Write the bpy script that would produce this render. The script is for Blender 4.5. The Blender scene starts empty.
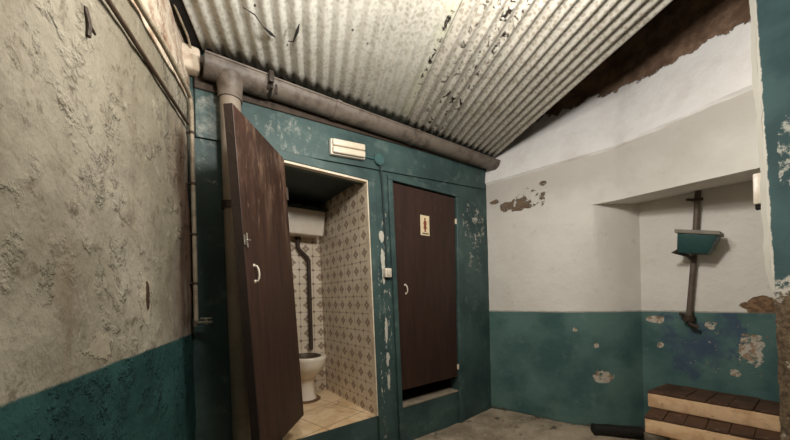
import bpy, bmesh, math, random
from mathutils import Vector, Matrix, noise as mnoise
random.seed(7)
COL = bpy.context.scene.collection
scene = bpy.context.scene

# ------------------------------------------------------------------ nodes
def lin(c):
    return tuple(((v/255)/12.92 if v/255 <= .04045 else ((v/255+.055)/1.055)**2.4) for v in c) + (1,)

class S:
    """a shader socket with arithmetic"""
    def __init__(s, nt, k): s.nt, s.k = nt, k
    def _m(s, op, *a, clamp=False):
        n = s.nt.nodes.new('ShaderNodeMath'); n.operation = op; n.use_clamp = clamp
        for i, v in enumerate((s,)+a):
            if isinstance(v, S): s.nt.links.new(v.k, n.inputs[i])
            else: n.inputs[i].default_value = v
        return S(s.nt, n.outputs[0])
    def __add__(s, o): return s._m('ADD', o)
    __radd__ = __add__
    def __sub__(s, o): return s._m('SUBTRACT', o)
    def __rsub__(s, o): return (s*-1)+o
    def __mul__(s, o): return s._m('MULTIPLY', o)
    __rmul__ = __mul__
    def __truediv__(s, o): return s._m('DIVIDE', o)
    def abs(s): return s._m('ABSOLUTE')
    def min(s, o): return s._m('MINIMUM', o)
    def max(s, o): return s._m('MAXIMUM', o)
    def sqrt(s): return s._m('SQRT')
    def fract(s): return s._m('FRACT')
    def floor(s): return s._m('FLOOR')
    def step(s, a, b):
        n = s.nt.nodes.new('ShaderNodeMapRange'); n.interpolation_type = 'SMOOTHSTEP'
        n.inputs['From Min'].default_value = min(a, b); n.inputs['From Max'].default_value = max(a, b)
        n.inputs['To Min'].default_value = 0 if a < b else 1; n.inputs['To Max'].default_value = 1 if a < b else 0
        s.nt.links.new(s.k, n.inputs['Value'])
        return S(s.nt, n.outputs[0])

class Mat:
    def __init__(m, name, rough=.8, metal=0, spec=.3):
        m.m = bpy.data.materials.new(name); m.m.use_nodes = True
        m.nt = m.m.node_tree
        m.b = m.nt.nodes['Principled BSDF']
        m.b.inputs['Roughness'].default_value = rough
        m.b.inputs['Metallic'].default_value = metal
        m.b.inputs['Specular IOR Level'].default_value = spec
        m.tc = m.nt.nodes.new('ShaderNodeTexCoord').outputs['Object']
        n = m.nt.nodes.new('ShaderNodeSeparateXYZ'); m.nt.links.new(m.tc, n.inputs[0])
        m.x, m.y, m.z = [S(m.nt, n.outputs[i]) for i in range(3)]
    def vec(m, sc=(1, 1, 1), off=(0, 0, 0)):
        n = m.nt.nodes.new('ShaderNodeMapping'); n.inputs['Scale'].default_value = sc; n.inputs['Location'].default_value = off
        m.nt.links.new(m.tc, n.inputs[0]); return n.outputs[0]
    def noise(m, scale=5, detail=4, rough=.55, sc=(1, 1, 1), off=(0, 0, 0), dist=0):
        n = m.nt.nodes.new('ShaderNodeTexNoise'); n.inputs['Scale'].default_value = scale
        n.inputs['Detail'].default_value = detail; n.inputs['Roughness'].default_value = rough; n.inputs['Distortion'].default_value = dist
        m.nt.links.new(m.vec(sc, off), n.inputs['Vector']); return S(m.nt, n.outputs['Fac'])
    def voro(m, scale=5, sc=(1, 1, 1), off=(0, 0, 0), feat='F1'):
        n = m.nt.nodes.new('ShaderNodeTexVoronoi'); n.inputs['Scale'].default_value = scale; n.feature = feat
        m.nt.links.new(m.vec(sc, off), n.inputs['Vector']); return S(m.nt, n.outputs['Distance'])
    def col(m, c):
        n = m.nt.nodes.new('ShaderNodeRGB'); n.outputs[0].default_value = lin(c); return n.outputs[0]
    def mix(m, f, a, b):
        n = m.nt.nodes.new('ShaderNodeMix'); n.data_type = 'RGBA'; n.clamp_factor = True
        if isinstance(f, S): m.nt.links.new(f.k, n.inputs[0])
        else: n.inputs[0].default_value = f
        for i, c in ((6, a), (7, b)):
            if isinstance(c, tuple): n.inputs[i].default_value = lin(c)
            else: m.nt.links.new(c, n.inputs[i])
        return n.outputs[2]
    def base(m, c):
        if isinstance(c, tuple): m.b.inputs['Base Color'].default_value = lin(c)
        else: m.nt.links.new(c, m.b.inputs['Base Color'])
        return m
    def rough(m, f): m.nt.links.new(f.k, m.b.inputs['Roughness']); return m
    def bump(m, h, dist=.01, strength=1):
        n = m.nt.nodes.new('ShaderNodeBump'); n.inputs['Distance'].default_value = dist; n.inputs['Strength'].default_value = strength
        m.nt.links.new(h.k, n.inputs['Height']); m.nt.links.new(n.outputs[0], m.b.inputs['Normal']); return m
    def blob(m, a, b, ca, cb, ra, rb, wob=.5, scale=14, off=(0, 0, 0)):
        """1 inside a ragged ellipse around (ca, cb) of axes a, b"""
        d = (((a-ca)/ra)*((a-ca)/ra)+((b-cb)/rb)*((b-cb)/rb)).sqrt()
        d = d+(m.noise(scale, 5, .65, off=off)-.5)*(2.2*wob)
        return d.step(1.04, .96)

# ------------------------------------------------------------------ mesh
def rigid(bm, o=None): pass
def box(bm, lo, hi, bev=0, seg=2):
    vs = [bm.verts.new((x, y, z)) for x in (lo[0], hi[0]) for y in (lo[1], hi[1]) for z in (lo[2], hi[2])]
    return hexa(bm, vs, bev, seg)
def hexa(bm, p, bev=0, seg=2):
    """p: 8 corners ordered x-major, then y, then z"""
    vs = [v if isinstance(v, bmesh.types.BMVert) else bm.verts.new(v) for v in p]
    fs = [bm.faces.new([vs[i] for i in q]) for q in ((0, 1, 3, 2), (4, 6, 7, 5), (0, 4, 5, 1), (2, 3, 7, 6), (0, 2, 6, 4), (1, 5, 7, 3))]
    if bev:
        es = list({e for f in fs for e in f.edges})
        bmesh.ops.bevel(bm, geom=es, offset=bev, segments=seg, profile=.5, affect='EDGES')
def tube(bm, pts, r, seg=14, cap=True, closed=False):
    pts = [Vector(p) for p in pts]; n = len(pts)
    rs = r if isinstance(r, (list, tuple)) else [r]*n
    t0 = (pts[1]-pts[0]).normalized()
    up = Vector((0, 0, 1)) if abs(t0.z) < .9 else Vector((1, 0, 0))
    side = t0.cross(up).normalized()
    rings = []
    for i in range(n):
        a = pts[i]-pts[i-1] if i > 0 else pts[1]-pts[0]
        b = pts[i+1]-pts[i] if i < n-1 else pts[-1]-pts[-2]
        t = (a.normalized()+b.normalized()).normalized()
        side = (side-t*side.dot(t)).normalized(); v = t.cross(side)
        k = 1/max(.5, math.cos(a.angle(b, 0)/2))
        rings.append([bm.verts.new(pts[i]+(side*math.cos(2*math.pi*j/seg)+v*math.sin(2*math.pi*j/seg))*rs[i]*(k if j is None else 1)) for j in range(seg)])
    for i in range(n-1):
        for j in range(seg):
            bm.faces.new((rings[i][j], rings[i][(j+1) % seg], rings[i+1][(j+1) % seg], rings[i+1][j]))
    if cap:
        bm.faces.new(rings[0][::-1]); bm.faces.new(rings[-1])
def rings(bm, rs, cap0=True, cap1=True):
    """skin a list of equal-length rings of points"""
    R = [[bm.verts.new(p) for p in r] for r in rs]; n = len(R[0])
    for i in range(len(R)-1):
        for j in range(n):
            bm.faces.new((R[i][j], R[i][(j+1) % n], R[i+1][(j+1) % n], R[i+1][j]))
    if cap0: bm.faces.new(R[0][::-1])
    if cap1: bm.faces.new(R[-1])
def ell(cx, cy, z, rx, ry, n=40, p=2.0):
    out = []
    for j in range(n):
        a = 2*math.pi*j/n; c, s = math.cos(a), math.sin(a)
        out.append((cx+rx*math.copysign(abs(c)**(2/p), c), cy+ry*math.copysign(abs(s)**(2/p), s), z))
    return out
def grid(bm, nu, nv, f):
    V = [[bm.verts.new(f(i/nu, j/nv)) for j in range(nv+1)] for i in range(nu+1)]
    for i in range(nu):
        for j in range(nv):
            bm.faces.new((V[i][j], V[i+1][j], V[i+1][j+1], V[i][j+1]))
def prism(bm, pts, ext):
    """extrude a planar polygon by a vector"""
    ext = Vector(ext); A = [bm.verts.new(p) for p in pts]; B = [bm.verts.new(Vector(p)+ext) for p in pts]
    n = len(A); bm.faces.new(A[::-1]); bm.faces.new(B)
    for i in range(n): bm.faces.new((A[i], A[(i+1) % n], B[(i+1) % n], B[i]))

def root_of(o):
    while o.parent: o = o.parent
    return o
def obj(name, bm, m, parent=None, smooth=True, origin=None, angle=35):
    """link bm (built in world space) as ONE mesh object"""
    off = root_of(parent).location.copy() if parent else Vector(origin or (0, 0, 0))
    bmesh.ops.translate(bm, verts=bm.verts, vec=-off)
    bmesh.ops.recalc_face_normals(bm, faces=bm.faces)
    if smooth:
        for f in bm.faces: f.smooth = True
        for e in bm.edges:
            if len(e.link_faces) == 2 and e.calc_face_angle(0) > math.radians(angle): e.smooth = False
    me = bpy.data.meshes.new(name); bm.to_mesh(me); bm.free()
    me.materials.append(m.m if isinstance(m, Mat) else m)
    o = bpy.data.objects.new(name, me); COL.objects.link(o)
    if parent: o.parent = parent
    else: o.location = off
    return o
def thing(name, label, cat, loc, group=None):
    o = bpy.data.objects.new(name, None); COL.objects.link(o); o.location = loc; o.empty_display_size = .1
    return tag(o, label, cat, group)
def tag(o, label, cat, group=None):
    o['label'] = label; o['category'] = cat
    if group: o['group'] = group
    return o
def struct(name, bm, m, label, cat, parent=None, smooth=True, origin=None, **k):
    o = obj(name, bm, m, parent, smooth, origin, **k); o['kind'] = 'structure'
    if label: tag(o, label, cat)
    return o
NB = bmesh.new

# ------------------------------------------------------------------ materials
TEAL = (67, 89, 87); TEAL_D = (45, 65, 65); PEEL = (196, 192, 180)

def teal_paint(name, peel=None, grime=True):
    m = Mat(name, .55, spec=.4)
    big = m.noise(2.3, 5, .6); fine = m.noise(30, 4, .6)
    c = m.mix(big.step(.35, .7), TEAL, TEAL_D)
    c = m.mix(m.noise(9, 6, .7, off=(3, 1, 2)).step(.52, .75)*.45, c, (112, 130, 124))
    if peel is not None:
        c = m.mix(peel(m), c, PEEL)
    m.base(c); m.bump(m.noise(6, 5, .6)*.6+fine*.12, .012)
    return m

def facade_peel(m):
    n = m.noise(13, 9, .78, off=(5, 2, 1))
    n2 = m.noise(34, 6, .75, off=(1, 7, 1), sc=(1, 1, .4))
    a = m.blob(m.x, m.z, 2.62, 1.98, .17, .26, .5, 5)*n.step(.53, .60)*.8
    b = m.blob(m.x, m.z, 2.62, 1.60, .12, .16, .5, 5)*n.step(.56, .63)*.6
    c = m.blob(m.x, m.z, 1.475, 1.25, .045, .75, .6, 7)*n2.step(.55, .63)*.9
    d = m.blob(m.x, m.z, .72, 2.36, .25, .12, .6, 4)*m.noise(16, 8, .75, off=(2, 0, 1), sc=(1, 1, .6)).step(.50, .68)*.45
    e = m.blob(m.x, m.z, .25, 2.3, .09, .14, .6, 4)*n.step(.40, .72)*.5
    f = m.blob(m.x, m.z, .22, 2.02, .08, .10, .6, 5)*n.step(.56, .62)*.4
    g = m.noise(9, 9, .8, off=(9, 9, 2)).step(.68, .72)*.5
    return a.max(b).max(c).max(d).max(e).max(f).max(g)
def drips(m):
    q = None
    for z, rx, rz in ((1.74, .022, .05), (1.56, .020, .085), (1.42, .012, .05), (.98, .014, .10), (.74, .018, .05), (.55, .012, .06)):
        b = m.blob(m.x, m.z, 1.462-(z-1.1)*.03, z, rx, rz, 1.0, 18)
        q = b if q is None else q.max(b)
    return q
def light_peel(m):
    n2 = m.noise(60, 4, .7, off=(1, 7, 1), sc=(1, 1, .35))
    return (m.blob(m.x, m.z, 1.43, 1.0, .05, 1.1, .6, 7)*n2.step(.57, .64)).max(m.noise(40, 6, .8).step(.70, .75))
M_facade = teal_paint('teal_wall_paint', lambda m: facade_peel(m).max(drips(m)))
M_casing = teal_paint('teal_wood_paint', light_peel)

# left wall: cream lime plaster over a teal dado
M_left = Mat('flaking_cream_plaster', .9, spec=.15)
m = M_left
wob = (m.noise(7, 4, .6)-.5)*.025
big = m.noise(1.6, 5, .6); mid = m.noise(5, 7, .7)
c = m.mix(big.step(.3, .7), (120, 113, 97), (155, 148, 132))
c = m.mix(mid.step(.50, .72)*.6, c, (104, 94, 78))
c = m.mix(m.noise(14, 8, .78, off=(4, 0, 3)).step(.53, .66)*.7, c, (84, 72, 58))
c = m.mix(m.noise(8, 8, .75, off=(1, 6, 3)).step(.56, .68)*.5, c, (172, 165, 148))
c = m.mix(m.noise(4.2, 7, .72, sc=(1, 1, .28), off=(8, 2, 0)).step(.52, .70)*.5, c, (104, 88, 70))
upper = (m.z-(m.y-1.4)*.125+wob).step(2.300, 2.320)
c = m.mix(upper, c, m.mix(m.noise(9, 6, .7).step(.42, .66), (208, 194, 174), (156, 128, 106)))
c = m.mix((m.y+(m.noise(4, 4)-.5)*.2).step(1.70, 1.98)*m.noise(5, 6, .7, sc=(1, 1, .25)).step(.34, .58)*(m.z.step(2.25, 2.1))*.85, c, (96, 70, 54))
dado = (m.z+wob*.5).step(1.078, 1.068)
tealc = m.mix(m.noise(3, 5).step(.35, .7), (46, 80, 76), (30, 58, 57))
tealc = m.mix(m.noise(20, 6, .75, off=(2, 2, 2)).step(.63, .70)*.8, tealc, (24, 40, 38))
tealc = m.mix(m.noise(26, 6, .8, off=(6, 1, 2)).step(.71, .74), tealc, (170, 164, 148))
c = m.mix(dado, c, tealc)
hole = m.blob(m.y, m.z, 1.49, 1.25, .045, .11, 1.3, 9).max(m.blob(m.y, m.z, 1.17, 1.13, .07, .04, 1.4, 10))
c = m.mix(hole*.35, c, (176, 166, 144))
c = m.mix(m.blob(m.y, m.z, 1.50, 1.27, .018, .05, 1.4, 12), c, (66, 50, 38))
m.base(c)
ridge = m.noise(2.6, 5, .55)
drip = m.noise(9, 7, .66, off=(7, 0, 2), sc=(1, 1, .55))
lump = m.noise(13, 5, .6, off=(3, 3, 2)).step(.50, .74)*m.noise(2.2, 3, off=(1, 5, 0)).step(.42, .60)
flake = m.noise(4.5, 8, .68, off=(2, 0, 8)).step(.55, .60)*m.noise(1.7, 3, off=(6, 5, 1)).step(.46, .56)
blist = m.noise(24, 4, .6, off=(1, 2, 7)).step(.52, .70)*dado*m.noise(3, 3, off=(4, 4, 4)).step(.48, .6)
m.bump(ridge*1.0+drip*.55+lump*.45+flake*.16+m.noise(40, 5, .65)*.08+blist*.5+hole*.2, .028, 1)

# right wall
M_right = Mat('whitewashed_plaster_over_teal_dado', .85, spec=.2)
m = M_right
big = m.noise(1.8, 5, .6)
c = m.mix(big.step(.3, .7), (216, 211, 203), (228, 224, 217))
c = m.mix(m.noise(9, 6, .7).step(.58, .8)*.5, c, (182, 174, 162))
c = m.mix(m.noise(5, 6, .7, off=(0, 5, 2)).step(.63, .72)*.35, c, (172, 150, 132))
c = m.mix((m.z+(m.noise(2.5, 5, .6)-.5)*.5).step(1.95, 2.35)*.6, c, (186, 180, 171))  # greyer upwards: the dimmer light below the band is put into the colour
zb = (m.noise(3, 3)-.5)*.03+2.447
band = (m.z-zb).step(-.006, .006)
c = m.mix(band, c, m.mix(m.noise(3, 6, .65).step(.4, .75), (240, 237, 234), (222, 216, 210)))
rag = (m.z+(m.noise(4.5, 7, .68)-.5)*.36+(m.y*-1+.85).max(0)*.13).step(2.960, 2.972)
c = m.mix(rag, c, m.mix(m.noise(8, 6, .7).step(.35, .65), (150, 122, 100), (104, 82, 66)))
peelA = m.blob(m.y, m.z, 1.78, 2.155, .15, .06, 1.1, 7).max(m.blob(m.y, m.z, 1.52, 2.31, .03, .022, .9, 18)).max(m.blob(m.y, m.z, 2.00, 2.235, .05, .025, .9, 16)).max(m.blob(m.y, m.z, 1.66, 2.18, .16, .10, .9, 8)*m.noise(16, 6, .75, off=(1, 1, 6)).step(.56, .59))
peelA = peelA*m.noise(15, 7, .75, off=(8, 1, 6)).step(.40, .45)
c = m.mix(peelA, c, m.mix(m.noise(18, 5), (84, 68, 54), (140, 120, 100)))
peelB = m.blob(m.y, m.z, .18, 1.12, .11, .075, .7, 10)
c = m.mix(peelB, c, m.mix(m.noise(30, 5).step(.4, .6), (104, 80, 60), (140, 112, 86)))
dado = (m.z+(m.noise(6, 3)-.5)*.012).step(1.074, 1.066)
tc = m.mix(m.noise(2.5, 5).step(.35, .68), (94, 124, 119), (66, 95, 95))
tc = m.mix(m.noise(8, 6, .7, off=(1, 4, 4)).step(.55, .72)*.4, tc, (118, 142, 134))
blue = m.blob(m.y, m.z, .53, .86, .26, .26, 1.0, 3)*m.noise(6, 6, .7, off=(2, 2, 9)).step(.38, .58).max(m.blob(m.y, m.z, 1.13, .91, .16, .12, .7, 5)*.45)
tc = m.mix(blue*.8, tc, (68, 82, 106))
pn = m.noise(20, 6, .7, off=(3, 3, 1))
pw = m.blob(m.y, m.z, .36, .80, .26, .20, .6, 5)*pn.step(.62, .64)
pw = pw.max(m.blob(m.y, m.z, .27, .82, .06, .11, 1.1, 7)).max(m.blob(m.y, m.z, .34, .62, .03, .03, 1.1, 12))
pw = pw.max(m.blob(m.y, m.z, .80, 1.0, .06, .03, 1.2, 12)).max(m.blob(m.y, m.z, .77, .79, .02, .025, 1.1, 14)).max(m.blob(m.y, m.z, 1.11, .50, .06, .06, 1.3, 9))
pw = pw.max(m.blob(m.y, m.z, 1.153, .776, .02, .03, 1.1, 14)).max(m.blob(m.y, m.z, 1.292, .908, .018, .018, 1.1, 16)).max(m.blob(m.y, m.z, .46, .97, .04, .03, .9, 18))
tc = m.mix(pw*m.noise(26, 6, .75, off=(5, 5, 5)).step(.40, .46), tc, m.mix(m.noise(30, 4).step(.45, .6), (198, 190, 176), (158, 132, 108)))
tc = m.mix((m.z+(m.noise(9, 5, .7)-.5)*.14).step(.07, .02), tc, (80, 72, 62))
c = m.mix(dado, c, tc)
c = m.mix((m.z+(m.noise(14, 5, .7)-.5)*.02).step(1.083, 1.075)*(1-dado)*.6, c, (120, 118, 108))
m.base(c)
m.bump(m.noise(3, 6, .6)*1.1+m.noise(18, 5, .6)*.2-peelA*.3-peelB*.4-pw*.12-rag*.5, .02, 1)

# pier of the near right wall: teal above, bare concrete below, white chipped arris
M_pier = Mat('chipped_teal_pier', .7, spec=.3)
m = M_pier
n = m.noise(13, 7, .75)
c = m.mix(m.noise(4, 5).step(.35, .7), (70, 96, 97), (52, 76, 78))
pz = m.blob(m.y, m.z, .055, 1.95, .03, .22, 1.0, 7)*m.noise(22, 7, .75, off=(2, 1, 1)).step(.50, .58)*.8
c = m.mix(pz.max(n.step(.66, .69)), c, (200, 198, 186))
low = (m.z+(n-.5)*.30+(m.y-.1).max(-.08)*.9).step(1.21, 1.19)
c = m.mix((m.z+(n-.5)*.30+(m.y-.1).max(-.08)*.9).step(1.30, 1.27)*n.step(.42, .5), c, (206, 200, 188))
c = m.mix(low, c, m.mix(m.noise(40, 5, .7).step(.4, .62), (136, 116, 92), (92, 78, 62)))
c = m.mix(low*m.noise(12, 6, .7, off=(3, 3, 3)).step(.60, .64), c, (188, 180, 166))
edge = (m.y+(m.noise(20, 5, .7)-.5)*.022-(m.z-1.3)*.0265).step(.107, .112)*(m.z.step(1.2, 1.26))
c = m.mix(edge, c, (214, 210, 198))
m.base(c); m.bump(m.noise(8, 6, .65)*.6+low*m.noise(70, 4, .7)*1.2-low*.4, .012)

M_floor = Mat('stained_rough_concrete', .85, spec=.25)
m = M_floor
c = m.mix(m.noise(2.6, 6, .65).step(.35, .65), (184, 168, 146), (138, 124, 106))
c = m.mix(m.noise(11, 7, .72, off=(2, 3, 0)).step(.55, .68)*.8, c, (196, 184, 164))
c = m.mix(m.noise(7, 7, .72, off=(7, 1, 0)).step(.56, .66)*.85, c, (62, 54, 46))
c = m.mix(m.voro(24).step(.13, .07)*m.noise(5).step(.5, .6), c, (40, 34, 30))
m.base(c); m.bump(m.noise(9, 7, .7)+m.noise(40, 4, .7)*.3, .02)

# corrugated sheet
def sheet_mat(name, c1, c2, spots, green):
    m = Mat(name, .55, spec=.3)
    # r runs across the corrugations, t along them
    r = m.x-(m.y-2.03)*.4075
    c = m.mix(m.noise(2.2, 6, .65).step(.33, .68), c1, c2)
    c = m.mix(m.voro(42).step(.30, .52)*.30, c, (226, 224, 214))
    c = m.mix(m.noise(60, 4, .7, off=(3, 1, 0)).step(.52, .68)*.35, c, (134, 128, 108))
    c = m.mix(m.noise(5, 6, .7, off=(1, 8, 0)).step(.55, .75)*.45, c, (140, 128, 104))
    c = m.mix(m.noise(11, 8, .8, off=(6, 4, 0)).step(.58, .70)*.45, c, (118, 108, 90))
    c = m.mix(m.noise(30, 7, .8, off=(4, 4, 0)).step(.66, .70)*.8, c, (52, 40, 30))
    k = ((r*(1/.080)).fract()-.5).abs()
    if green:
        g = ((r-1.64)/.10).abs().step(1, .3)*m.noise(5, 5).step(.35, .6)
        c = m.mix(g*.4, c, (178, 178, 146))
    v = m.noise(20, 6, .72, off=(9, 2, 0), dist=.5).step(.54, .58)*spots(m, r)*k.step(.30, .18)
    if green: v = v.max((r+(m.noise(14, 5)-.5)*.02-1.705).abs().step(.011, .006)*m.noise(6, 5, .7, off=(0, 3, 3)).step(.44, .50))
    v = v.max(m.voro(5.5, off=(.3, .2, 0)).step(.055, .035)*.9)
    c = m.mix(v, c, (34, 27, 22))
    return m.base(c).bump(m.noise(50, 4, .7)*.5+m.noise(9, 5)*.5, .004)
M_sheetL = sheet_mat('pale_corrugated_sheet', (184, 180, 168), (156, 151, 138),
                     lambda m, r: ((r-1.62)/.05).abs().step(1, .4), True)
M_sheetR = sheet_mat('weathered_corrugated_sheet', (164, 156, 142), (138, 130, 116),
                     lambda m, r: ((r-1.93)/.20).abs().step(1.1, .5), False)

def plain(name, c, rough=.6, metal=0, c2=None, sc=14, amt=.6, spec=.4, bd=.003):
    m = Mat(name, rough, metal, spec)
    c2 = c2 or tuple(int(v*.72) for v in c)
    m.base(m.mix(m.noise(sc, 5, .65).step(.42, .68)*amt, c, c2)); m.bump(m.noise(sc*3, 4), bd)
    return m
M_gutter = plain('grey_plastic_gutter', (110, 100, 90), .5, c2=(70, 60, 52), sc=9, amt=.85)
M_gutdark = plain('dirty_metal', (62, 54, 48), .5, .3)
M_pipegrey = plain('grey_plastic_pipe', (138, 126, 112), .5, c2=(112, 100, 88), sc=6)
M_paleconduit = plain('pale_conduit_paint', (164, 150, 128), .6, c2=(98, 84, 68), sc=20)
M_darkconduit = plain('brown_conduit_paint', (78, 62, 48), .6, c2=(52, 40, 30), sc=20)
M_white = plain('white_plastic', (226, 216, 200), .35, c2=(204, 192, 172), sc=9, amt=.5, spec=.5)
M_cream = plain('cream_gloss_paint', (226, 212, 190), .5, c2=(180, 160, 134), sc=8)
M_enamel = plain('white_porcelain', (226, 216, 200), .15, c2=(208, 194, 172), sc=5, amt=.5, spec=.6, bd=.0005)
M_chrome = plain('worn_chrome', (196, 190, 180), .3, .9, c2=(140, 130, 118))
M_rust = plain('rusty_brown_iron', (70, 58, 48), .65, .2, c2=(46, 36, 30), sc=22)
M_ironpipe = plain('grey_brown_iron_pipe', (104, 92, 80), .6, .2, c2=(70, 58, 50), sc=16)
M_black = plain('black_rubber', (24, 22, 21), .7, c2=(40, 34, 30))
M_tealbox = plain('teal_tank_paint', (44, 78, 76), .45, c2=(34, 62, 62), sc=8)
M_tealpl = plain('teal_painted_box', (66, 98, 96), .5, c2=(52, 84, 84), sc=12)
M_lid = plain('grey_tank_lid', (134, 128, 116), .6, c2=(108, 100, 90), sc=10)
M_dark = plain('dark_grime_and_added_boards', (30, 27, 25), .9)
M_tealdark = plain('dark_teal_board', (38, 52, 52), .6)
M_tan = Mat('pale_clay', .85)
m = M_tan
c = m.mix(m.noise(8, 6, .65).step(.4, .68), (240, 204, 162), (214, 172, 130))
c = m.mix(m.noise(13, 7, .75, off=(2, 5, 1)).step(.60, .70)*.7, c, (128, 96, 70))
m.base(c); m.bump(m.noise(26, 5), .004)

M_slabtop = Mat('brown_tile', .6)
m = M_slabtop
c = m.mix(m.noise(7, 6, .7).step(.35, .65), (96, 70, 54), (74, 54, 42))
c = m.mix(m.noise(15, 6, .75, off=(4, 2, 0)).step(.58, .66)*.8, c, (132, 106, 86))
m.base(c); m.bump(m.noise(20, 5), .004)

def wood(name, c1, c2, worn, amt):
    m = Mat(name, .5, spec=.35)
    g = m.noise(5, 7, .7, sc=(6, 6, .5))
    c = m.mix(g.step(.35, .68), c1, c2)
    w = m.noise(2.4, 6, .72, sc=(2.2, 2.2, .6), off=(4, 1, 3)).step(.48, .70)
    c = m.mix(w*amt*m.z.step(.75, 1.5), c, worn)
    c = m.mix(m.noise(18, 6, .75, sc=(3, 3, .5), off=(2, 6, 1)).step(.60, .68)*amt*m.z.step(.9, 1.5), c, (150, 120, 98))
    m.base(c); m.bump(g*.5+m.noise(26, 5, .7, sc=(3, 3, .5))*.5, .004)
    return m
M_door1 = wood('worn_brown_door_wood', (62, 40, 30), (42, 26, 20), (128, 102, 84), .85)
M_door2 = wood('dark_brown_door_wood', (58, 38, 31), (46, 29, 23), (68, 46, 37), .3)

def tile_mat(name, axis):
    m = Mat(name, .3, spec=.45)
    T = .142
    u = m.y if axis == 'y' else m.x
    fu, fv = (u*(1/T)+.31).fract()-.5, (m.z*(1/T)+.12).fract()-.5
    au, av = fu.abs(), fv.abs()
    rr = (fu*fu+fv*fv).sqrt()
    # eight-pointed flower: four pointed petals on the axes and four small ones between
    star = (au*av).step(.020, .015)*rr.step(.29, .26)
    heart = rr.step(.075, .055)
    ring = (rr-.13).abs().step(.03, .015)*.6
    cu, cv = au*-1+.5, av*-1+.5
    corner = (cu+cv).step(.135, .11)
    edge = au.max(av)
    dot = ((au-.5).abs().max(av)).step(.06, .045).max(((av-.5).abs().max(au)).step(.06, .045))
    c = m.mix(m.noise(3, 4).step(.35, .65), (226, 212, 192), (210, 195, 172))
    c = m.mix(star*.72, c, (118, 92, 74))
    c = m.mix(ring, c, (150, 122, 100))
    c = m.mix(heart, c, (196, 178, 156))
    c = m.mix(corner*.8, c, (120, 92, 72))
    c = m.mix(dot*.4, c, (130, 102, 82))
    grout = edge.step(.482, .492)
    c = m.mix(grout*.7, c, (118, 98, 80))
    m.base(c); m.bump(grout*-1, .002)
    return m
M_tileY = tile_mat('patterned_wall_tile_side', 'y')
M_tileX = tile_mat('patterned_wall_tile_back', 'x')
M_cubfloor = Mat('marbled_beige_floor_tile', .35, spec=.45)
m = M_cubfloor
q = ((m.x+m.y*.25)*(1/.4)+.35).fract(); p = ((m.y-m.x*.25)*(1/.4)+.22).fract()
gr = ((q-.5).abs().max((p-.5).abs())).step(.487, .494)
c = m.mix(m.noise(3, 7, .7, dist=1.2).step(.4, .6), (236, 210, 172), (216, 182, 138))
c = m.mix(m.noise(4, 7, .75, off=(5, 2, 0), dist=1.5).step(.56, .66)*.7, c, (148, 108, 72))
c = m.mix(gr*.8, c, (120, 88, 60))
c = m.mix(m.noise(9, 6, .7).step(.62, .75)*.5, c, (110, 82, 58))
m.base(c)
M_sign = plain('cream_sign_plate', (232, 214, 178), .5, c2=(216, 190, 148), sc=20)
M_signfig = plain('brown_sign_ink', (132, 66, 40), .6)
M_signtxt = plain('dark_sign_ink', (52, 44, 38), .6)

# ------------------------------------------------------------------ setting
def jit(p, a, s):
    return mnoise.fractal(Vector(p)*s, .9, 2.1, 4)*a
def LX(y): return .14-.3079*(2.09-y)          # left wall in plan

# floor
bm = NB(); box(bm, (-1.3, -1.8, -.12), (3.7, 2.09, -.06))
def ff(u, v):
    x, y = -1.3+5*u, -1.8+3.98*v
    z = jit((x, y, 0), .010, 3.0)
    d = max(0, (x-2.45))*max(0, 1-abs(y-1.6)/.75)           # heap of mortar swept against the right wall
    return (x, y, z-.006+min(.045, d*.16))
grid(bm, 170, 130, ff)
struct('floor', bm, M_floor, 'rough stained grey brown concrete floor of the washroom', 'floor')

# left wall
bm = NB()
def lf(u, v):
    y, z = 2.16-3.9*u, -.05+3.4*v
    d = jit((0, y, z), .016, 1.6)+jit((5, y, z), .007, 6)
    return (LX(y)+.9557*d*.8-.004, y-.294*d*.8, z)
grid(bm, 200, 170, lf)
o = struct('wall_left', bm, M_left, 'left wall of lumpy flaking cream plaster above a dark teal dado', 'wall')
sd = o.modifiers.new('thickness', 'SOLIDIFY'); sd.thickness = .12; sd.offset = 1

# front wall with two door openings (jambs lean)
def lerp(a, b, t): return a+(b-a)*t
def jamb(top, bot): return lambda z: lerp(bot, top, (z-.3)/1.9)
J1L, J1R, J2L, J2R = jamb(.660, .605), jamb(1.307, 1.355), jamb(1.553, 1.602), jamb(2.335, 2.312)
bm = NB()
zs = [-.05, .30, 2.175, 2.225, 2.72]
cols = [lambda z: .11, J1L, J1R, J2L, J2R, lambda z: 2.90]
V = {}
def gv(i, j):
    if (i, j) not in V: V[i, j] = bm.verts.new((cols[i](zs[j]), 2.09, zs[j]))
    return V[i, j]
for i in range(5):
    for j in range(4):
        if i == 1 and j == 1 or i == 3 and j in (1, 2): continue
        bm.faces.new((gv(i, j), gv(i+1, j), gv(i+1, j+1), gv(i, j+1)))
ext = bmesh.ops.extrude_face_region(bm, geom=bm.faces[:])
bmesh.ops.translate(bm, verts=[g for g in ext['geom'] if isinstance(g, bmesh.types.BMVert)], vec=(0, .10, 0))
struct('wall_front', bm, M_facade, 'teal painted cubicle front wall with two doorways and peeling white patches', 'wall', smooth=False)

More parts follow.
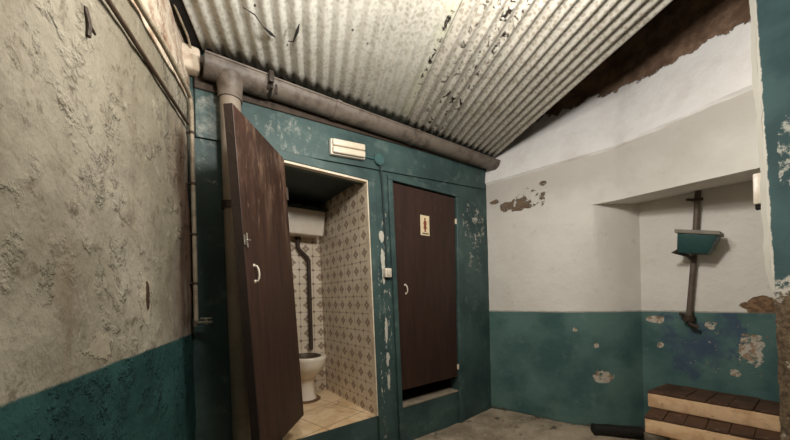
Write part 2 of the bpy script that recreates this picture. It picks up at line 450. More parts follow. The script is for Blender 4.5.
# casings: boards round each doorway
def casing(name, L, R, ztop, wl, wr, wt, label, y0=2.065):
    bm = NB()
    def bar(xa, xb, za, zb):
        p = [(f(z), y, z) for f in (xa, xb) for y in (y0, 2.0895) for z in (za, zb)]
        hexa(bm, p, .004, 1)
    if wl: bar(lambda z: L(z)-wl, lambda z: L(z), .0 if wl > .05 else .02, ztop)
    bar(lambda z: R(z), lambda z: R(z)+wr, .0, ztop)
    bar(lambda z: L(z)-wl, lambda z: R(z)+wr, ztop, ztop+wt)
    return struct(name, bm, M_casing, label, 'door frame')
casing('trim_1', J1L, J1R, 2.175, .07, .07, .062, 'teal door casing round the open cubicle doorway')
casing('trim_2', J2L, J2R, 2.225, .045, .075, .045, 'teal door casing round the closed brown door')
# cream lining of the open doorway
bm = NB()
hexa(bm, [(x, y, z) for x in (0, 1) for y in (2.070, 2.112) for z in (.307, 2.175)])
for v, (f, dx) in zip(list(bm.verts), [(J1R, -.010)]*4+[(J1R, .0005)]*4): v.co.x = f(v.co.z)+dx
box(bm, (.66, 2.070, 2.160), (1.300, 2.112, 2.1755))
struct('trim_3', bm, M_cream, 'cream painted lining inside the open cubicle doorway', 'door lining')
# fascia and board joint above the doorways
bm = NB(); hexa(bm, [(x, y, z+(x-.16)*.055) for x in (.165, 2.80) for y in (2.074, 2.0895) for z in (2.185, 2.52)], .004, 1)
bmesh.ops.bisect_plane  # (left whole)
for v in bm.verts:
    if v.co.z < 2.40: v.co.z = max(v.co.z, 2.19+(v.co.x-.16)*.075)
struct('trim_4', bm, M_facade, 'teal fascia board running above both doorways under the gutter', 'fascia board')
bm = NB(); hexa(bm, [(x, y, z+(x-.16)*.055) for x in (.165, 2.80) for y in (2.060, 2.0895) for z in (2.462, 2.66-.055*(x-.16))], .003, 1)  # shows below the gutter; stain and gutter shade share its dark colour
struct('trim_5', bm, M_rust, 'wall plate behind the gutter, dark with stain and painted shade', 'fascia board')
# sills
bm = NB(); hexa(bm, [(f(.3), y, z) for f in (J2L, J2R) for y in (2.085, 2.22) for z in (.302, .318)], .003, 1)
struct('trim_6', bm, plain('worn_stone_sill', (150, 138, 120), .7), 'worn grey sill under the closed brown door', 'door sill')

# right wall with the alcove
def up_x(y): return 2.84+.21*(2.09-y)/1.14 if y > .95 else 3.05-(.95-y)*.27
def zl(y): return 1.964+.050*max(0, min(1, (y-.18)/.77))
def rw_off(y, z):
    t = max(0, min(1, (2.01-z)/.9)); t = t*t*(3-2*t)
    a = max(0, min(1, (2.05-y)/1.15)); low = .56*(.36*a+.64*a**5)
    b = max(0, min(1, (1.13-y)/.235)); upl = up_x(y)-2.84; up = upl+(.56-upl)*b**1.25
    return max(up, lerp(up, low, t))
bm = NB()
AY = .895
def rf(u, v):                      # below the lintel, from the corner round into the alcove
    y, z = 2.16-(2.16-AY)*u, -.05+2.075*v
    return (2.84+rw_off(y, z)+jit((0, y, z), .008, 2.2), y, z)
grid(bm, 74, 80, rf)
def bf(u, v):                      # alcove back
    y, z = AY-(AY+.05)*u, -.05+2.10*v
    return (3.40+jit((0, y, z), .006, 2.2)*min(1, u*6)+(jit((0, AY, z), .008, 2.2)*(1-min(1, u*6))), y, z)
grid(bm, 50, 70, bf)
def uf(u, v):                      # wall above the lintel: upper part leans back
    y = 2.16-2.2*u; z = lerp(zl(y), 3.40, v)
    k = max(0, z-2.447)
    x = up_x(y)+min(.10, k*.16)-(.022*max(0, min(1, k/.012)) if k > 0 else 0)+jit((0, y, z), .007, 2.2)
    return (x, y, z)
grid(bm, 90, 90, uf)
def sf(u, v):                      # soffit of the lintel, rising to the back
    y = 1.60-1.65*u; x0 = up_x(y); x = lerp(x0, 3.46, v)
    return (x+jit((0, y, zl(y)), .007, 2.2)*(1-v), y, lerp(zl(y), 2.03, v))
grid(bm, 30, 10, sf)
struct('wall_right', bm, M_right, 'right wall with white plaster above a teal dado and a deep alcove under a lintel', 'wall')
# pier
bm = NB()
prof = [(-.05, .100), (.444, .104), (1.13, .106), (1.22, .118), (1.347, .142), (1.78, .152), (2.83, .178), (3.4, .19)]
def edge_y(z):
    for (z0, y0), (z1, y1) in zip(prof, prof[1:]):
        if z <= z1: return lerp(y0, y1, (z-z0)/(z1-z0))
    return prof[-1][1]
NZ = 120
for part in range(3):
    def pf(u, v, part=part):
        z = -.05+3.45*v; e = edge_y(z)+jit((2.6, 0, z), .008, 9); x0 = 2.6
        if part == 0: return (x0+jit((0, (e-.02)*(1-u), z), .006, 5), lerp(e-.02, -1.75, u**2), z)
        if part == 1: return (x0+.02*u, e-.02+.02*u, z)
        return (lerp(x0+.02, 3.5, u), e, z)
    grid(bm, (40, 2, 10)[part], NZ, pf)
bmesh.ops.remove_doubles(bm, verts=bm.verts, dist=.0005)
struct('wall_pier', bm, M_pier, 'teal pier at the right edge with chipped white arris and bare concrete foot', 'wall')
# back wall behind the viewer and added dark boards above the sheets that keep world light out
bm = NB(); box(bm, (-1.2, -1.87, -.05), (3.6, -1.75, 3.4))
struct('wall_back', bm, plain('grey_back_plaster', (74, 68, 60), .9, sc=3), 'plain plaster wall at the back of the room', 'wall')
bm = NB(); box(bm, (-1.3, -1.9, 3.35), (3.7, 2.6, 3.42))
struct('added_light_block_boards', bm, M_dark, 'added dark boards closing off light above the corrugated sheets', 'ceiling')
bm = NB(); box(bm, (-.1, 2.19, 2.72), (3.6, 2.29, 3.4))
struct('wall_upper', bm, M_dark, 'dark wall above the cubicles', 'wall')

# pale mortar lump closing the corner beside the gutter end
bm = NB(); box(bm, (.075, 2.005, 2.53), (.192, 2.088, 2.660), .016, 3)
bmesh.ops.subdivide_edges(bm, edges=[e for e in bm.edges if e.calc_length() > .04], cuts=4, use_grid_fill=True)
for v in bm.verts: v.co += Vector((0, 1, 1))*mnoise.noise(v.co*18)*.006
struct('trim_7', bm, plain('pale_mortar', (214, 200, 180), .9, c2=(170, 144, 120), sc=16), 'pale mortar lump in the corner beside the gutter end', 'mortar')

# corrugated roof sheets
E1 = Vector((.3774, .9261))
def sheet(name, r0, r1, mat, dz, label, ylow=2.02, length=4.1, dang=0, amp=.0115):
    bm = NB(); n = int((r1-r0)/.080*12); nt = 40
    def f(u, v):
        r = lerp(r0, r1, u); t = v*length
        x, y = r-E1.x*t-dang*t*u, ylow-E1.y*t
        z = 2.655+.020*x-.0878*(y-2.03)+dz+amp*math.cos(2*math.pi*r/.080)+jit((r*1.2, t, 0), .006, 1.3)
        return (x, y, z)
    grid(bm, n, nt, f)
    o = struct(name, bm, mat, label, 'roof sheet')
    s = o.modifiers.new('thickness', 'SOLIDIFY'); s.thickness = .005; s.offset = 1
    return o
sheet('ceiling_2', .205, 1.78, M_sheetL, .010, 'pale speckled corrugated roof sheet on the left', amp=.0085)
sheet('ceiling_3', 1.665, 2.865, M_sheetR, -.002, 'greyer corrugated roof sheet on the right with dark flaking spots', dang=-.037)

# ---- cubicle behind the open doorway
def CR(z): return lerp(1.352, 1.306, (z-.3)/1.9)
bm = NB(); hexa(bm, [(CR(z)+dx, y, z) for dx in (-.006, .05) for y in (2.112, 3.10) for z in (.25, 2.172)]); hexa(bm, [(CR(z)+dx, y, z) for dx in (-.006, .05) for y in (2.191, 3.10) for z in (2.172, 2.26)])
struct('wall_cubicle_right', bm, M_tileY, 'right side wall of the open cubicle in brown star patterned tiles', 'wall', smooth=False)
bm = NB(); box(bm, (.30, 3.04, .25), (1.40, 3.09, 2.26))
struct('wall_cubicle_back', bm, M_tileX, 'back wall of the open cubicle in brown star patterned tiles', 'wall', smooth=False)
bm = NB(); box(bm, (.25, 2.191, .25), (.30, 3.09, 2.26))
struct('wall_cubicle_left', bm, M_tileY, 'left side wall of the open cubicle', 'wall', smooth=False)
bm = NB(); box(bm, (.28, 2.0915, .24), (1.37, 3.06, .305))
for v in bm.verts:
    if v.co.y < 2.0: v.co.x = max(J1L(.3)+.001, min(J1R(.3)-.001, v.co.x))
struct('floor_cubicle', bm, M_cubfloor, 'marbled beige tiled floor of the open cubicle', 'floor', smooth=False)
bm = NB(); box(bm, (.28, 2.191, 2.20), (1.40, 3.09, 2.24))
struct('ceiling_cubicle', bm, M_tealdark, 'dark teal board ceiling of the open cubicle', 'ceiling')
# ---- cubicle behind the closed door
bm = NB()
box(bm, (1.42, 3.0, .2), (2.6, 3.05, 2.4)); box(bm, (1.42, 2.191, .2), (1.46, 3.0, 2.4)); box(bm, (2.56, 2.191, .2), (2.6, 3.0, 2.4)); box(bm, (1.46, 2.191, 2.36), (2.56, 3.0, 2.4))
struct('wall_cubicle_closed', bm, plain('unlit_cubicle_plaster', (120, 110, 96), .9), 'walls of the cubicle behind the closed door', 'wall')
bm = NB(); box(bm, (1.42, 2.191, .22), (2.6, 3.0, .30))
struct('floor_cubicle_closed', bm, plain('brown_cubicle_floor', (92, 72, 56), .7), 'brown floor glimpsed under the closed door', 'floor')

# ------------------------------------------------------------------ doors
# open leaf: swung out towards the viewer
dv = Vector((-.641, -.768, 0)); nv = Vector((.768, -.641, 0))     # along the leaf, out of its visible face
H_top, H_bot = Vector((.656, 2.060, 2.18)), Vector((.748, 2.060, .465))
def leaf(s, z, d):                      # s along from the hinge, d behind the visible face
    h = H_bot.lerp(H_top, (z-.465)/(2.18-.465))
    p = h+dv*s-nv*d; p.z = z
    return p
DW = .590
bm = NB()
hexa(bm, [leaf(s, z, d) for s in (0, DW) for d in (.044, 0) for z in (.465, 2.18)], .003, 1)
door1 = struct('door_1', bm, M_door1, 'worn brown wooden cubicle door standing wide open', 'door', origin=(.72, 2.06, .465))
bm = NB(); hexa(bm, [leaf(s, z, d) for s in (DW-.0005, DW+.0025) for d in (.043, .001) for z in (.47, 2.175)])
o = obj('edge_strip', bm, plain('dark_edge_paint', (44, 32, 26), .6), door1); o['label'] = 'dark brown free edge'
# bow handle
def bow(name, p0, p1, out, r, door, plate=True):
    bm = NB(); p0, p1, out = Vector(p0), Vector(p1), Vector(out)
    pts = [p0]
    for k in range(9):
        t = k/8; pts.append(p0.lerp(p1, .06+.88*t)+out*(.75+.25*math.sin(math.pi*t)) if 0 < k < 8 else p0.lerp(p1, .04 if k == 0 else .96)+out*.6)
    pts.append(p1)
    tube(bm, pts, r, 10)
    for p in (p0, p1): tube(bm, [p-out*.0, p+out*.12], r*1.9, 12)
    o = obj(name, bm, M_white, door); o['label'] = 'small white bow handle'
    return o
bow('handle', leaf(.512, 1.425, 0), leaf(.512, 1.345, 0), nv*.024, .0048, door1)
bm = NB()
a, b = leaf(.605, 1.56, -.006), leaf(.605, 1.50, -.006)
hexa(bm, [leaf(s, z, d) for s in (.562, .590) for d in (0, -.004) for z in (1.515, 1.565)], .001, 1)
tube(bm, [leaf(.576, 1.575, -.009), leaf(.576, 1.505, -.009)], .0045, 10); tube(bm, [leaf(.576, 1.54, -.009), leaf(.576, 1.54, -.026)], .004, 8)
o = obj('bolt', bm, M_chrome, door1); o['label'] = 'small worn metal bolt'
for z in (1.95,):
    bm = NB(); tube(bm, [leaf(-.006, z-.04, .0), leaf(-.006, z+.04, .0)], .008, 10)
    obj('hinge', bm, M_rust, door1)

# closed leaf
bm = NB()
zt, zb = 2.212, .455
hexa(bm, [(f(z)+e, y, z) for f, e in ((J2L, .006), (J2R, -.014)) for y in (2.082, 2.118) for z in (zb, zt)], .003, 1)
door2 = struct('door_2', bm, M_door2, 'closed dark brown cubicle door with a small cream sign', 'door', origin=(1.95, 2.10, .455))
bow('handle', (1.668, 2.082, 1.352), (1.676, 2.082, 1.278), (0, -.028, 0), .0052, door2)
for z in (.55, 1.98):
    bm = NB(); x = J2R(z)-.006
    tube(bm, [(x, 2.075, z-.026), (x, 2.075, z+.026)], .006, 10); box(bm, (x-.012, 2.076, z-.022), (x, 2.0815, z+.022))
    o = obj('hinge', bm, M_cream, door2); o['label'] = 'cream painted hinge'

# sign on the closed door
sg = thing('restroom_sign', 'small cream rectangular sign with a brown figure on the closed brown door', 'sign', (1.915, 2.081, 1.80))
bm = NB(); box(bm, (1.860, 2.076, 1.800), (1.968, 2.0815, 1.982), .002, 1)
obj('plate', bm, M_sign, sg)
bm = NB(); cx = 1.912
sil = [(-.006, 1.958), (.006, 1.958), (.009, 1.946), (.004, 1.936), (.015, 1.929), (.019, 1.905), (.012, 1.890), (.021, 1.862), (.009, 1.860), (.007, 1.832), (-.007, 1.832), (-.009, 1.860), (-.021, 1.862), (-.012, 1.890), (-.019, 1.905), (-.015, 1.929), (-.004, 1.936), (-.009, 1.946)]
prism(bm, [(cx+a, 2.0758, z) for a, z in sil], (0, -.0014, 0))
o = obj('figure', bm, M_signfig, sg, smooth=False); o['label'] = 'brown standing figure'
bm = NB(); x = 1.878
while x < 1.952:
    w = random.uniform(.006, .012); box(bm, (x, 2.0744, 1.812), (x+w, 2.0758, 1.823)); x += w+.003
o = obj('lettering', bm, M_signtxt, sg); o['label'] = 'illegible dark line of lettering'

# ------------------------------------------------------------------ gutter and pipes
def gz(x): return 2.588+.024*(x-.2)                 # height of the gutter lip
GY = 2.000
def trough(bm, x0, x1, r, th=.004, lip=.007, n=18, dz=0, ry=None):
    ry = ry or r
    def pro(x):
        out = []; zc = gz(x)+dz
        for k in range(n+1):
            a = math.pi+math.pi*k/n; out.append((x, GY+r*math.cos(a), zc+ry*math.sin(a)))
        for k in range(n, -1, -1):
            a = math.pi+math.pi*k/n; out.append((x, GY+(r-th)*math.cos(a), zc+(ry-th)*math.sin(a)))
        return out
    rings(bm, [pro(x0), pro(x1)])
    tube(bm, [(x0, GY-r, gz(x0)+dz), (x1, GY-r, gz(x1)+dz)], lip, 10)
gut = thing('rain_gutter', 'long dirty grey half round gutter along the eave over the doors', 'gutter', (1.5, GY, 2.5))
bm = NB(); trough(bm, .53, 2.86, .076); obj('channel', bm, M_gutter, gut)
bm = NB(); trough(bm, .205, .545, .080, dz=.004, ry=.092)
# closed end
prism(bm, [(.205, GY+.080*math.cos(math.pi+math.pi*k/18), gz(.2)+.004+.092*math.sin(math.pi+math.pi*k/18)) for k in range(19)], (.006, 0, 0))
# outlet funnel
R = []
for z, r in ((2.545, .078), (2.515, .074), (2.49, .068), (2.455, .064), (2.415, .064)): R.append(ell(.335, GY, z, r, r, 28))
rings(bm, R)
o = obj('outlet', bm, M_gutter, gut); o['label'] = 'deeper end section with the outlet funnel'
for x in (1.0, 1.72):
    bm = NB(); trough(bm, x-.018, x+.018, .081, lip=.009); obj('joint', bm, M_gutter, gut)
bm = NB()
trough(bm, .525, .560, .088, th=.008, lip=.011, dz=.004); box(bm, (.528, GY-.112, gz(.54)-.05), (.556, GY-.088, gz(.54)+.018), .004)
tube(bm, [(.542, GY-.115, gz(.54)-.085), (.542, GY-.02, gz(.54)-.092)], .008, 8); tube(bm, [(.57, GY-.10, gz(.54)-.055), (.57, GY-.10, gz(.54)-.11)], .007, 8)
o = obj('bracket', bm, M_gutdark, gut); o['label'] = 'dark metal gutter bracket'

dp = thing('downpipe', 'grey round rain downpipe dropping behind the open door', 'pipe', (.335, GY, 0))
bm = NB(); tube(bm, [(.335, GY, 2.4145), (.350, GY, 1.2), (.368, GY, .02)], .056, 24); obj('pipe', bm, M_pipegrey, dp)
bm = NB(); tube(bm, [(.336, GY, 1.78), (.336, GY, 1.82)], .060, 24); box(bm, (.30, GY+.05, 1.785), (.37, 2.072, 1.815)); obj('clip', bm, M_gutdark, dp)

def onleft(y, z, d=.02): return Vector((LX(y)+.9557*d, y-.294*d, z))
# upper pale pipe: along the left wall, then down the corner to the tap
wp = thing('water_pipe', 'pale painted pipe along left wall turning down the corner to a tap', 'pipe', onleft(2.03, 1.13))
bm = NB()
tube(bm, [onleft(.55, 2.215, .024), onleft(1.40, 2.306, .024), onleft(1.67, 2.352, .024), onleft(1.97, 2.376, .024), onleft(2.015, 2.366, .024), onleft(2.03, 2.33, .024), onleft(2.03, 1.8, .024), onleft(2.025, 1.145, .024)], .0115, 12)
obj('pipe', bm, M_paleconduit, wp)
for z in (1.35, 1.62, 1.90, 2.18):
    bm = NB(); tube(bm, [onleft(2.03, z-.007, .024), onleft(2.03, z+.007, .024)], .0155, 12); tube(bm, [onleft(2.03, z, .024), onleft(2.03, z, -.004)], .006, 8)
    obj('clip', bm, M_rust, wp)
bm = NB()
a = onleft(2.03, 1.135, .024)
tube(bm, [a, a+Vector((.035, -.01, 0)), a+Vector((.075, -.03, 0))], .009, 12)
tube(bm, [a+Vector((-.002, 0, .02)), a+Vector((-.002, 0, -.02))], .014, 12)
tube(bm, [a+Vector((.045, -.015, -.012)), a+Vector((.045, -.015, .02))], .008, 10); tube(bm, [a+Vector((.02, -.005, .022)), a+Vector((.07, -.025, .022))], .005, 8)
o = obj('tap', bm, M_chrome, wp); o['label'] = 'small dull metal tap'
# lower brown conduit
bm = NB(); tube(bm, [onleft(.55, 2.085, .014), onleft(1.231, 2.144, .014), onleft(1.7, 2.185, .014), onleft(2.005, 2.214, .014)], .008, 10)
tag(obj('electrical_conduit', bm, M_darkconduit, origin=onleft(1.3, 2.14)), 'thin dark brown conduit on the cream left wall below the pale pipe', 'conduit')
# cable loop hanging in the gap between wall and roof sheet
bm = NB(); tube(bm, [(-.25, 1.0, 2.86), (-.07, 1.5, 2.79), (.06, 1.80, 2.70), (.13, 1.95, 2.66), (.155, 2.03, 2.63)], .0055, 8)
tag(obj('loose_cable', bm, M_paleconduit, origin=(.0, 1.6, 2.76)), 'pale cable in the dark gap between left wall and roof sheet', 'cable')
# edge batten of the sheet
bm = NB()
hexa(bm, [(.150+a-.3774*t, 2.05-.9261*t, 2.668+.075*t+b+.003) for t in (0, 3.9) for a in (0, .075) for b in (0, .06)], .004, 1)
tag(obj('roof_batten', bm, M_dark, origin=(-.3, .3, 2.85)), 'dark wooden batten along the left edge of the roof sheet', 'batten')
# rusty hook in the left wall
bm = NB(); p = onleft(1.142, 2.0, 0)
tube(bm, [p+Vector((0, .008, .045)), p+Vector((.008, .004, .0)), p+Vector((.006, .0, -.035))], .006, 8); tube(bm, [p+Vector((.006, .0, .006)), p+Vector((.012, .045, .006))], .005, 8)
tag(obj('wall_hook', bm, M_rust, origin=p), 'small rusty hook in the cream plaster near the top of the left wall', 'hook')

# sooty cobweb strands sagging under the left sheet
def under(x, y, d): return (x, y, 2.655+.020*x-.0878*(y-2.03)-.004-d)
for lab, pts in (('long sooty cobweb strand sagging under the left roof sheet', [(.341, 1.642), (.401, 1.641), (.443, 1.678), (.495, 1.706), (.522, 1.725)]),
                 ('short curled sooty cobweb strand beside the long one under the left roof sheet', [(.585, 1.715), (.600, 1.69), (.606, 1.619), (.605, 1.586)])):
    bm = NB(); n = len(pts)
    P = [under(x+random.uniform(-.006, .006), y, .004+.016*math.sin(math.pi*i/(n-1))) for i, (x, y) in enumerate(pts)]
    tube(bm, P, [.002+.005*abs(mnoise.noise((i*1.7, 3, 1))) + (.006 if i == n-2 else 0) for i in range(n)], 8)
    tag(obj('cobweb', bm, M_dark, origin=P[n//2]), lab, 'cobweb', 'cobwebs under the roof')

# ------------------------------------------------------------------ front wall fittings
def fz(x): return 2.362+.10*(x-1.147)
el = thing('emergency_light', 'cream rectangular bulkhead light above the open cubicle doorway', 'lamp', (1.147, 2.074, 2.36))
bm = NB(); hexa(bm, [(x, y, fz(x)+z) for x in (.985, 1.272) for y in (2.040, 2.0735) for z in (-.057, .057)], .006, 2); obj('base', bm, M_white, el)
bm = NB()
for za, zb in ((-.050, -.003), (.003, .050)):
    hexa(bm, [(x, y, fz(x)+z) for x in (.994, 1.263) for y in (2.016, 2.042) for z in (za, zb)], .009, 3)
obj('diffuser', bm, plain('frosted_cover', (222, 211, 192), .3, c2=(206, 190, 164), sc=6, spec=.5), el)
jb = thing('junction_box', 'round teal painted junction box beside the cream bulkhead light', 'junction box', (1.413, 2.074, 2.36))
bm = NB(); rings(bm, [[(1.413+r*math.cos(2*math.pi*k/28), y, 2.358+r*math.sin(2*math.pi*k/28)) for k in range(28)] for y, r in ((2.0735, .046), (2.050, .046), (2.045, .042))]); obj('body', bm, M_tealpl, jb)
bm = NB(); rings(bm, [[(1.413+r*math.cos(2*math.pi*k/28), y, 2.358+r*math.sin(2*math.pi*k/28)) for k in range(28)] for y, r in ((2.0448, .036), (2.041, .034))]); obj('cover', bm, M_tealpl, jb)
bm = NB(); tube(bm, [(1.292, 2.066, 2.355), (1.37, 2.066, 2.357)], .007, 8)
tag(obj('conduit_stub', bm, M_tealpl, origin=(1.33, 2.066, 2.355)), 'short teal conduit between bulkhead light and round junction box', 'conduit')
bm = NB(); tube(bm, [(1.425, 2.060, 2.315), (1.440, 2.060, 2.2), (1.452, 2.078, 2.16), (1.478, 2.080, 1.55), (1.482, 2.080, 1.488)], .007, 8)
tag(obj('switch_cable', bm, M_tealdark, origin=(1.45, 2.08, 1.9)), 'thin dark cable dropping from round junction box to white switch', 'cable')
sw = thing('light_switch', 'small square white switch between the two doorways', 'switch', (1.477, 2.0895, 1.45))
bm = NB(); box(bm, (1.446, 2.052, 1.413), (1.510, 2.0895, 1.487), .006, 2); obj('box', bm, M_white, sw)
bm = NB(); hexa(bm, [(x, y-(.006 if z > 1.45 and y < 2.05 else 0), z) for x in (1.460, 1.496) for y in (2.046, 2.053) for z in (1.428, 1.472)], .002, 1); obj('rocker', bm, M_white, sw)

# ------------------------------------------------------------------ toilet
tl = thing('toilet', 'cream white pedestal toilet at the back of the open cubicle', 'toilet', (1.085, 2.77, .305))
TX = 1.062
bm = NB()
pr = [(.005, 2.885, .108, .138), (.02, 2.885, .106, .134), (.05, 2.882, .092, .118), (.12, 2.878, .080, .102), (.19, 2.872, .082, .104), (.225, 2.865, .096, .122), (.262, 2.845, .128, .158), (.305, 2.83, .156, .188), (.35, 2.822, .172, .204), (.392, 2.82, .180, .212), (.412, 2.82, .182, .214), (.420, 2.82, .176, .208), (.422, 2.82, .160, .192), (.420, 2.815, .132, .160), (.405, 2.815, .120, .146), (.37, 2.815, .118, .142), (.31, 2.83, .100, .120), (.25, 2.85, .065, .080), (.24, 2.86, .03, .04)]
rings(bm, [ell(TX, y, .305+z, a*.94, b, 44, 2.15) for z, y, a, b in pr[:14]], cap1=False)
obj('bowl', bm, M_enamel, tl, angle=60)
bm = NB(); rings(bm, [ell(TX, y, .305+z, a*.94, b, 44, 2.15) for z, y, a, b in pr[13:]], cap0=False)
o = obj('bowl_interior', bm, plain('stained_porcelain', (96, 80, 62), .5, c2=(52, 42, 34), sc=8), tl, angle=60); o['label'] = 'dark stained inside of the bowl'
bm = NB(); rings(bm, [ell(TX, 2.84, .305+.275, .070, .086, 36), ell(TX, 2.84, .305+.28, .070, .086, 36)])
o = obj('water', bm, M_black, tl); o['label'] = 'dark water in the bowl'
bm = NB(); rings(bm, [ell(TX, 2.878, .306, .140, .158, 36), ell(TX, 2.88, .318, .122, .148, 36), ell(TX, 2.885, .322, .106, .137, 36)])
o = obj('mortar_collar', bm, plain('brown_mortar', (112, 84, 60), .9), tl); o['label'] = 'brown stained mortar round the foot'

ct = thing('high_level_cistern', 'cream high level cistern under the dark ceiling of the open cubicle', 'cistern', (1.05, 2.93, 1.86))
bm = NB()
hexa(bm, [(x, y, z) for (xa, ya, z) in () for x in () for y in ()] or
     [(.80, 2.84, 1.862), (.785, 2.815, 2.098), (.80, 3.037, 1.862), (.785, 3.037, 2.098), (1.270, 2.84, 1.862), (1.288, 2.815, 2.098), (1.270, 3.037, 1.862), (1.288, 3.037, 2.098)], .012, 3)
obj('tank', bm, M_enamel, ct)
bm = NB(); box(bm, (.775, 2.805, 2.099), (1.297, 3.037, 2.122), .004, 1)
o = obj('lid', bm, M_tealdark, ct); o['label'] = 'dark lid'
fp = thing('flush_pipe', 'dark brown flush pipe with a kink down the cubicle back wall', 'pipe', (1.17, 3.0, .74))
bm = NB(); tube(bm, [(1.070, 3.0, 1.861), (1.070, 3.0, 1.765), (1.085, 3.0, 1.735), (1.160, 3.0, 1.665), (1.175, 3.0, 1.635), (1.178, 3.0, 1.2), (1.180, 3.0, .80), (1.178, 3.0, .742)], .020, 14); obj('pipe', bm, M_rust, fp)
bm = NB(); tube(bm, [(1.070, 3.0, 1.858), (1.070, 3.0, 1.822)], .030, 14); obj('nut', bm, M_rust, fp)
for z in (1.25,):
    bm = NB(); tube(bm, [(1.178, 3.0, z-.012), (1.178, 3.0, z+.012)], .025, 14); box(bm, (1.168, 3.01, z-.008), (1.188, 3.039, z+.008)); obj('clip', bm, M_rust, fp)

# ------------------------------------------------------------------ alcove: urinal cistern on its pipe
ip = thing('iron_pipe', 'grey brown iron pipe down the back of the alcove', 'pipe', (3.36, .55, 1.0))
bm = NB(); tube(bm, [(3.352, .508, 2.02), (3.352, .540, 1.5), (3.352, .578, 1.035)], .019, 16); obj('pipe', bm, M_ironpipe, ip)
bm = NB(); tube(bm, [(3.352, .5135, 1.945), (3.352, .5125, 1.96)], .034, 14); tube(bm, [(3.352, .512, 1.953), (3.40, .512, 1.953)], .010, 8); tube(bm, [(3.335, .535, 1.953), (3.300, .565, 1.958)], .011, 8); tube(bm, [(3.352, .512, 1.953), (3.32, .552, 1.953)], .009, 8)
o = obj('bracket', bm, M_rust, ip); o['label'] = 'dark pipe bracket'
bm = NB(); tube(bm, [(3.352, .578, 1.05), (3.352, .579, 1.0)], .036, 14); tube(bm, [(3.352, .60, 1.055), (3.345, .635, 1.06)], .014, 10); tube(bm, [(3.352, .579, 1.005), (3.325, .56, .972), (3.33, .52, .955)], .017, 10); tube(bm, [(3.352, .575, 1.02), (3.402, .575, 1.02)], .015, 8)
o = obj('elbow_fitting', bm, M_rust, ip); o['label'] = 'dark elbow fitting at the foot'
UZ = -.022
uc = thing('wall_cistern', 'small dark teal cistern with grey lid on the alcove pipe', 'cistern', (3.24, .50, 1.54))
bm = NB()
hexa(bm, [(3.195, .440, 1.530), (3.150, .383, 1.655), (3.195, .612, 1.560), (3.150, .598, 1.708), (3.327, .445, 1.530), (3.327, .383, 1.655), (3.327, .615, 1.560), (3.327, .600, 1.708)], .008, 2)
bmesh.ops.translate(bm, verts=bm.verts, vec=(0, 0, UZ))
obj('tank', bm, M_tealbox, uc)
bm = NB(); hexa(bm, [(x, y, z-.036+(y-.383)*.245) for x in (3.138, 3.3275) for y in (.370, .612) for z in (1.692+UZ, 1.720+UZ)], .005, 2)
o = obj('lid', bm, M_lid, uc); o['label'] = 'grey lid'
bm = NB(); tube(bm, [(3.20, .600, 1.560), (3.20, .632, 1.545), (3.25, .56, 1.515), (3.33, .535, 1.47)], .012, 10)
o = obj('outlet', bm, M_rust, uc); o['label'] = 'dark outlet stub'

# white box on the pier's far side
sb = thing('wall_box', 'narrow white plastic switch box on the edge of the teal pier', 'switch', (2.66, .155, 1.78))
bm = NB(); box(bm, (2.635, .148, 1.715), (2.71, .180, 1.885), .006, 2); obj('box', bm, M_white, sb)
bm = NB(); box(bm, (2.65, .152, 1.690), (2.70, .174, 1.7155), .003, 1); o = obj('cable_gland', bm, M_dark, sb); o['label'] = 'dark gland'

# ------------------------------------------------------------------ clay slabs by the pier, bar on the floor
def slab(fl, fr, bl, br, z0, z1, label, seed):
    t = thing('clay_slab', label, 'slab', ((fl[0]+br[0])/2, (fl[1]+fr[1])/2, z0), 'clay slabs stacked in the alcove')
    zt = z1-.018
    bm = NB(); P = [fr, fl, br, bl]
    hexa(bm, [(p[0], p[1], z) for p in P for z in (z0, zt)], .010, 3)
    bmesh.ops.subdivide_edges(bm, edges=[e for e in bm.edges if e.calc_length() > .2], cuts=12, use_grid_fill=True)
    for v in bm.verts:
        d = mnoise.noise(v.co*9+Vector((seed, 0, 0)))*.004; v.co.x += d
    obj('body', bm, M_tan, t)
    n = 6
    for k in range(n):
        bm = NB(); a, b = (k+.012)/n, (k+.988)/n
        L = lambda p, q, t: (lerp(p[0], q[0], t), lerp(p[1], q[1], t))
        f0, f1, b0, b1 = L(fl, fr, a), L(fl, fr, b), L(bl, br, a), L(bl, br, b)
        dz = random.uniform(-.003, .003)
        hexa(bm, [(p[0]-(.004 if p in (f0, f1) else 0), p[1], z) for p in (f1, f0, b1, b0) for z in (zt, z1+dz)], .003, 1)
        obj('top_tile', bm, M_slabtop, t)
    return t
slab((3.035, .775), (3.075, .118), (3.385, .735), (3.385, .118), .340, .466, 'pale clay slab with brown tiled top, uppermost of the alcove stack', 1)
slab((2.800, .735), (2.90, .112), (3.385, .79), (3.385, .112), .215, .340, 'pale clay slab with brown tiled top, jutting out under the uppermost slab', 2)
slab((3.10, .66), (3.12, .112), (3.385, .70), (3.385, .112), .085, .215, 'shadowed clay slab at the foot of the alcove stack', 3)
bm = NB(); box(bm, (3.12, .115, -.01), (3.385, .65, .085), .01)
tag(obj('plinth_block', bm, M_floor, origin=(3.2, .4, 0)), 'rough concrete block under the clay slabs', 'block')
bl = thing('rubber_bar', 'black bar lying on the floor against the right wall', 'bar', (3.0, 1.0, .03))
A, B = Vector((2.965, 1.14, .060)), Vector((3.20, .866, .060))
bm = NB(); tube(bm, [A, A.lerp(B, .3)+Vector((0, 0, .003)), A.lerp(B, .6), B], [.045, .048, .046, .047], 16); obj('bar', bm, M_black, bl)
bm = NB(); tube(bm, [A-(B-A)*.012, A+(B-A)*.05], .0505, 16); obj('end_cap', bm, M_black, bl)
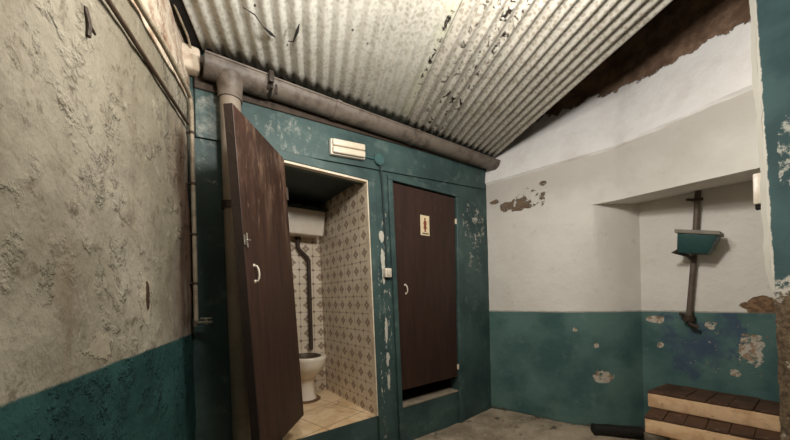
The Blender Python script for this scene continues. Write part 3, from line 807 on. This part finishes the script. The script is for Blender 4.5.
# rubble crumbs on the floor
for k in range(26):
    bm = NB(); x, y, s = random.uniform(1.75, 2.75), random.uniform(.95, 2.0), random.uniform(.005, .014)
    bmesh.ops.create_icosphere(bm, subdivisions=2, radius=s)
    for v in bm.verts: v.co *= 1+.35*mnoise.noise(v.co*90+Vector((k, 0, 0)))
    d = max(0, x-2.45)*max(0, 1-abs(y-1.6)/.75); z = jit((x, y, 0), .010, 3)-.006+min(.045, d*.16)+s*.55
    bmesh.ops.translate(bm, verts=bm.verts, vec=(x, y, z))
    tag(obj('plaster_crumb', bm, M_floor, origin=(x, y, z)), 'crumb of fallen plaster on the rough floor near the right corner', 'rubble', 'plaster crumbs on the floor')

# ------------------------------------------------------------------ light
def lamp(name, kind, loc, power, color, size=.1, aim=None, **k):
    l = bpy.data.lights.new(name, kind); l.energy = power; l.color = color
    if kind == 'POINT': l.shadow_soft_size = size
    if kind == 'AREA':
        l.shape = 'RECTANGLE'; l.size = size; l.size_y = k.get('size_y', size)
    o = bpy.data.objects.new(name, l); COL.objects.link(o); o.location = loc
    if aim: o.rotation_euler = (Vector(aim)-Vector(loc)).to_track_quat('-Z', 'Y').to_euler()
    return o
for x, y, p in ((.45, .90, 20), (1.15, .55, 32)):
    lamp('tube_lamp', 'POINT', (x, y, 2.46), p, (1, .965, .91), .09)
w = bpy.data.worlds.new('world'); scene.world = w; w.use_nodes = True
w.node_tree.nodes['Background'].inputs[0].default_value = (.5, .5, .5, 1); w.node_tree.nodes['Background'].inputs[1].default_value = .2

# ------------------------------------------------------------------ camera
th, rho = math.radians(36.8), math.radians(1.39)
R = Vector((math.cos(th), -math.sin(th), 0)); F = Vector((math.sin(th), math.cos(th), 0)); Z = Vector((0, 0, 1))
r = R*math.cos(rho)-Z*math.sin(rho); u = Z*math.cos(rho)+R*math.sin(rho)
cam = bpy.data.cameras.new('camera'); co = bpy.data.objects.new('camera', cam); COL.objects.link(co)
cam.sensor_fit = 'HORIZONTAL'; cam.sensor_width = 36; cam.lens = 36*310/790; cam.shift_y = 77/790; cam.clip_start = .02
mw = Matrix((r, u, -F)).transposed().to_4x4(); mw.translation = Vector((0, 0, 1.25)); co.matrix_world = mw
scene.camera = co
vs = scene.view_settings
vs.view_transform = 'Standard'; vs.look = 'None'; vs.gamma = 1; vs.use_curve_mapping = False; vs.exposure = .94
